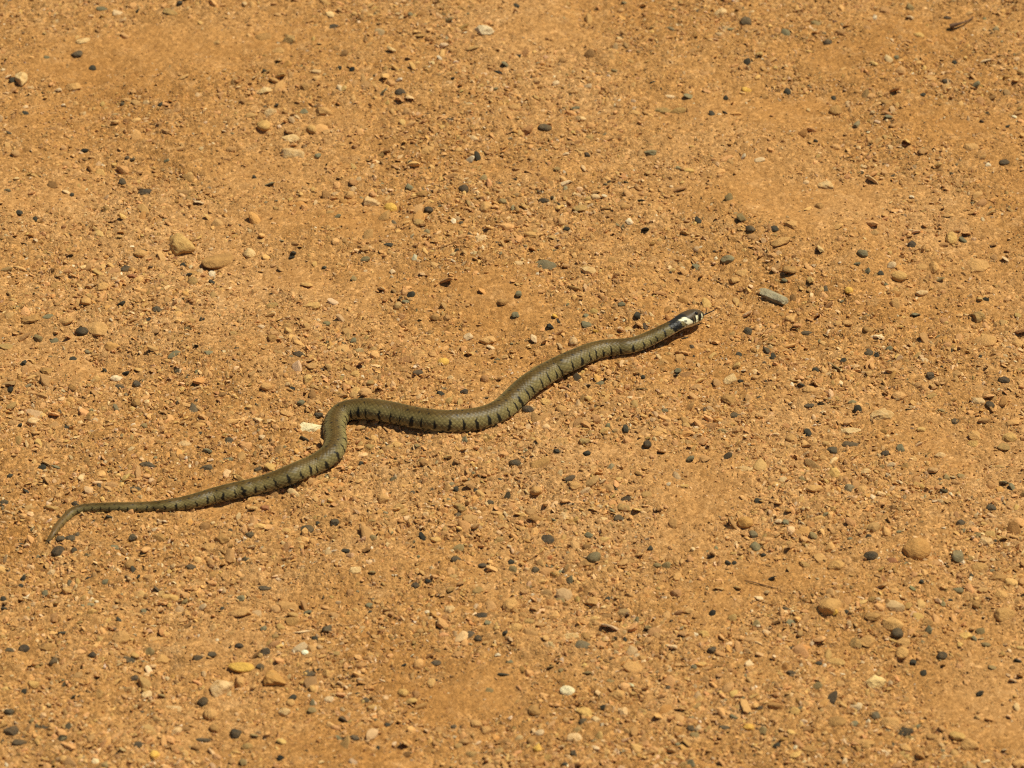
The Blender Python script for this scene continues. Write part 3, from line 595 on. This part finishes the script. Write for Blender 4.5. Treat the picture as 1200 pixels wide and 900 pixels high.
def is_stone(st):
    return st['w'] * st['h'] > 300 or bool(st['land'] and "stone" in (st['land'][3] or ""))
def label_parts(st):
    near = [(math.hypot(st['u'] - l[0], (st['v'] - l[1]) * 1.5), l[2]) for l in LAND if l[2] and l[3] and st['land'] is not l]
    near += [(math.hypot(st['u'] - q[0], (st['v'] - q[1]) * 1.5) * .8, q[2]) for q in PLACES]
    near.sort()
    asp = st['w'] / st['h']
    form = "angular" if st['shape'] == 'a' else "round" if st['shape'] == 'r' else "long flat" if asp > 2.2 else "flat" if asp > 1.65 else "stubby" if asp < 1.1 else "oval"
    head = f"{form} {WORD[st['c']]} {'stone' if is_stone(st) else 'pebble'} near the {near[0][1]}"
    t = f"{head}, towards the {near[1][1]}"
    return t if len(t.split()) <= 14 else head
LABEL, same = {}, {}
for i in singles:
    if stones[i]['land'] and stones[i]['land'][3]: LABEL[i] = stones[i]['land'][3]
    else: same.setdefault(label_parts(stones[i]), []).append(i)
for t, ii in same.items():
    ii.sort(key=lambda i: -stones[i]['w'] * stones[i]['h'])
    words_ = {1: [""], 2: ["larger", "smaller"], 3: ["largest", "middle-sized", "smallest"]}.get(len(ii))
    for k, i in enumerate(ii):
        w_ = words_[k] if words_ else ("largest" if k == 0 else "smallest" if k == len(ii) - 1 else ["second largest", "third largest", "fourth largest"][min(k - 1, 2)])
        if len(ii) == 1: w_ = "large" if stones[i]['w'] > 20 else "small" if stones[i]['w'] < 12.5 else ""
        LABEL[i] = f"{w_} {t}".strip()

for i in singles:
    st = stones[i]
    a, b, az, p, yaw = seat(st, i)
    hi = max(st['w'], st['h']) > 17
    v, f = I3 if hi else I2
    pv = stone_shape(v, 'a' if st['shape'] == '.' and i % 5 < 3 else st['shape'], 500 + i) * np.array([a, b, az])
    pv = pv * (1 + .07 * fbm(pv[:, 0] + .7 * pv[:, 2], pv[:, 1] - .6 * pv[:, 2], 260, 3, i))[:, None]
    if st['land'] and st['land'][2] == "ribbed tan stone":
        pv = pv * (1 + .05 * np.sin(pv[:, :1] * 2 * math.pi / .0026))
    if st['land'] and st['land'][2] == "round disc stone":
        rr = np.hypot(pv[:, 0] / a, pv[:, 1] / b); pv[:, 2] = np.where(pv[:, 2] > 0, np.minimum(pv[:, 2], az * .55) - az * .5 * np.clip(1 - (rr / .8) ** 2, 0, 1), pv[:, 2])
    if st['land'] and st['land'][2] in ("crumbly white stone", "big whitish stone", "rough tan chunk"):
        pv = pv * (1 + .10 * (fbm(pv[:, 0] + pv[:, 2], pv[:, 1] - pv[:, 2], 330, 3, 7)))[:, None]
    nm = "stone" if is_stone(st) else "pebble"
    me = mesh_from(nm, pv, f, m_dark if st['c'] in 'dkDgGS' else m_pale if st['c'] in 'wWPY' else m_stone, None, st['shape'] != 'a' or True)
    lab = LABEL[i]
    o = link(nm, me, lab, nm, f"{GROUPS[st['c']]} {nm}s lying on the gravel")
    o.location = p; rr = np.random.default_rng(3000 + i)
    o.rotation_euler = (rr.normal() * .10, rr.normal() * .10, yaw)
    cj = np.array(TONE[st['c']]) * rr.uniform(.85, 1.15) * np.array([1, rr.uniform(.98, 1.04), rr.uniform(.9, 1.02)])
    if cj[0] > .40: cj = np.minimum(cj * 1.22, .85)
    o.color = (*cj, 1)

# ------------------------------------------------------------------ loose gravel and grit (nobody could count it)
def scatter(n, pool, pos, half, yaw, tone, zoff):
    """Joins n little stones, each one a shape out of the pool, into vertex, face and colour arrays."""
    vs, fs, cs_ = [], [], []; base = 0
    pick = rng.integers(0, len(pool), n)
    for k, (pv, pf) in enumerate(pool):
        ii = np.nonzero(pick == k)[0]
        if not len(ii): continue
        c_, s_ = np.cos(yaw[ii])[:, None], np.sin(yaw[ii])[:, None]
        q = pv[None] * half[ii][:, None, :]
        tx, ty = rng.normal(0, .38, len(ii))[:, None], rng.normal(0, .38, len(ii))[:, None]
        zz = q[..., 2] + q[..., 0] * tx + q[..., 1] * ty
        w = np.stack([q[..., 0] * c_ - q[..., 1] * s_, q[..., 0] * s_ + q[..., 1] * c_, zz + zoff[ii][:, None]], -1)
        w += pos[ii][:, None, :]
        vs.append(w.reshape(-1, 3)); cs_.append(np.repeat(tone[ii], len(pv), axis=0))
        fs.append((pf[None] + (np.arange(len(ii)) * len(pv))[:, None, None] + base).reshape(-1, 3)); base += len(ii) * len(pv)
    return np.vstack(vs), np.vstack(fs), np.vstack(cs_)

def tones(n, probs):
    keys = list(probs); p = np.array([probs[k] for k in keys]); p = p / p.sum()
    c_ = np.array([TONE[k] for k in keys])[rng.choice(len(keys), n, p=p)]
    lum = c_[:, :1]; k_ = np.where(lum > .25, .42, .08)                              # pale bits carry a film of the same dust
    c_ = c_ * (1 - k_) + np.array(SAND) * k_
    return c_ * rng.uniform(.78, 1.3, (n, 1)) * rng.normal(1, .03, (n, 3)) * 1.08

def ground_spots(n, gritty, edge=.10, drift=.4):
    out = []
    while sum(map(len, out)) < n:
        m = n * 2
        u = rng.uniform(-1200 * edge, 1200 * (1 + edge), m); v = rng.uniform(-900 * edge, 900 * (1 + edge), m)
        d = FWD[None] + np.array([1.0, 0, 0]) * ((u - 600) * K)[:, None] + UP[None] * ((450 - v) * K)[:, None]
        p = CAM[None] + d * (-CAM[2] / d[:, 2])[:, None]
        keep = rng.random(m) < grit_mask(p[:, 0], p[:, 1]) ** gritty * np.clip(.55 + 1.5 * drift * fbm(p[:, 0], p[:, 1], 22, 3, 55), .08, 1)
        out.append(p[keep])
    p = np.vstack(out)[:n]
    p[:, 2] = ground_base(p[:, 0], p[:, 1])
    return p

pool_tiny, pool_fine, pool_mid = [], [], []
for k in range(24):                                 # little hipped chips for the finest grit
    r_ = np.random.default_rng(70 + k)
    b_ = np.array([(-1, -1, -.7), (1, -1, -.7), (1, 1, -.7), (-1, 1, -.7), (-.45, 0, .9), (.45, 0, .9)], float)
    b_[:4, :2] *= r_.uniform(.75, 1.2, (4, 1)); b_[4:] += r_.normal(0, .22, (2, 3))
    pool_tiny.append((b_, np.array([(0, 1, 5), (0, 5, 4), (1, 2, 5), (2, 3, 4), (2, 4, 5), (3, 0, 4)])))
for k in range(16):
    v, f = trim(*ico(0), -.6)
    v = v * np.random.default_rng(k).uniform(.70, 1.25, (len(v), 1)); pool_fine.append((v, f))
for k in range(16):
    v, f = trim(stone_shape(I1[0], 'a' if k % 3 else '.', 40 + k, .2), I1[1], -.35); pool_mid.append((v, f))

SANDY = {'t': 68, 'T': 6, 'y': 10, 'c': 14, 'b': 2.5, 'o': .8, 'g': .7, 'd': .5, 'w': 3.0, 'W': .9, 'r': .2}
def grains(n, gritty, med, sig, lo, hi, pool):
    pos = ground_spots(n, gritty)
    r = np.clip(rng.lognormal(math.log(med), sig, n), lo, hi)
    r = r * (.6 + .4 * grit_mask(pos[:, 0], pos[:, 1]))
    half = np.stack([r * rng.uniform(.9, 2.0, n), r * rng.uniform(.7, 1.3, n), r * rng.uniform(.5, 1.1, n)], -1)
    return scatter(n, pool, pos, half, rng.uniform(0, 6.28, n), tones(n, SANDY), r * .22)
A_, B_ = grains(165000, .7, .00115, .28, .0006, .0019, pool_tiny), grains(32000, 1.5, .00170, .26, .0010, .0030, pool_fine)
v = np.vstack([A_[0], B_[0]]); f = np.vstack([A_[1], B_[1] + len(A_[0])]); c_ = np.vstack([A_[2], B_[2]])
link("grit", mesh_from("grit", v, f, m_grit, c_, False), "fine orange-tan grit covering the whole sandy ground", "grit", None, "stuff")

n = 12500
pos = ground_spots(n, 1.4, drift=1.0)
foot = [(seat(st, i)[3], stone_dims(st)) for i, st in enumerate(stones)]
free = np.ones(n, bool)
foot += [((tg * .006 + cen[-1]), (.022, .022, 0, 0)), (cen[-60], (.016, .016, 0, 0))]
for (q_p, (fa, fb, _, _)) in foot:
    free &= ((pos[:, 0] - q_p[0]) / (fa + .003)) ** 2 + ((pos[:, 1] - q_p[1] + .002) / (fb + .005)) ** 2 > 1
pos = pos[free]; n = len(pos)
r = np.clip(rng.lognormal(math.log(.0023), .36, n), .0014, .0055)
half = np.stack([r * rng.uniform(.9, 1.9, n), r * rng.uniform(.7, 1.25, n), r * rng.uniform(.4, .85, n)], -1)
tone = tones(n, {'t': 64, 'T': 8, 'y': 11, 'c': 9, 'b': 4, 'o': 1.6, 'g': 1.2, 'd': 1.2, 'k': .3, 'w': 1.2, 'r': .4})
yaw = rng.uniform(0, 6.28, n)
ex = [seat(stones[i], i) for i in rest]
ep = np.array([e[3] for e in ex]); eh = np.array([e[:3] for e in ex]); ey = np.array([e[4] for e in ex])
et = np.array([TONE[stones[i]['c']] for i in rest]) * rng.uniform(.85, 1.18, (len(rest), 1))
pos = np.vstack([pos, ep]); half = np.vstack([half, eh]); yaw = np.r_[yaw, ey]; tone = np.vstack([tone, et])
zo = np.r_[r * .15, np.zeros(len(rest))]
v, f, c_ = scatter(len(pos), pool_mid, pos, half, yaw, tone, zo)
link("gravel", mesh_from("gravel", v, f, m_grit, c_, False), "loose tan gravel with scattered grey bits strewn over the ground", "gravel", None, "stuff")

# ------------------------------------------------------------------ twigs
def twig(uvz, rr, label, name="twig", leaf=None):
    pl = [at(u, v, float(ground_base(*at(u, v)[:2])) + z) for u, v, z in uvz]
    link(name, tube(name, [(pl, rr)], m_twig), label, "twig")
twig([(873, 680, .001), (882, 682, .0014), (893, 685, .0014), (904, 688, .001), (912, 690, .0005)], [.0003, .0005, .0005, .0004, .0003], "thin dark twig lying on bare dust near the olive pebbles")
twig([(1113, 31, .003), (1119, 29, .005), (1127, 27, .005), (1135, 24, .004), (1141, 20, .002)], [.0030, .0024, .0011, .0009, .0006], "short reddish twig with a thick end on the far dusty ground")
print("stones", len(stones), "faces", sum(len(o.data.polygons) for o in scene.objects if o.type == "MESH"), {o.name: len(o.data.polygons) for o in scene.objects if o.type == "MESH" and len(o.data.polygons) > 5000})
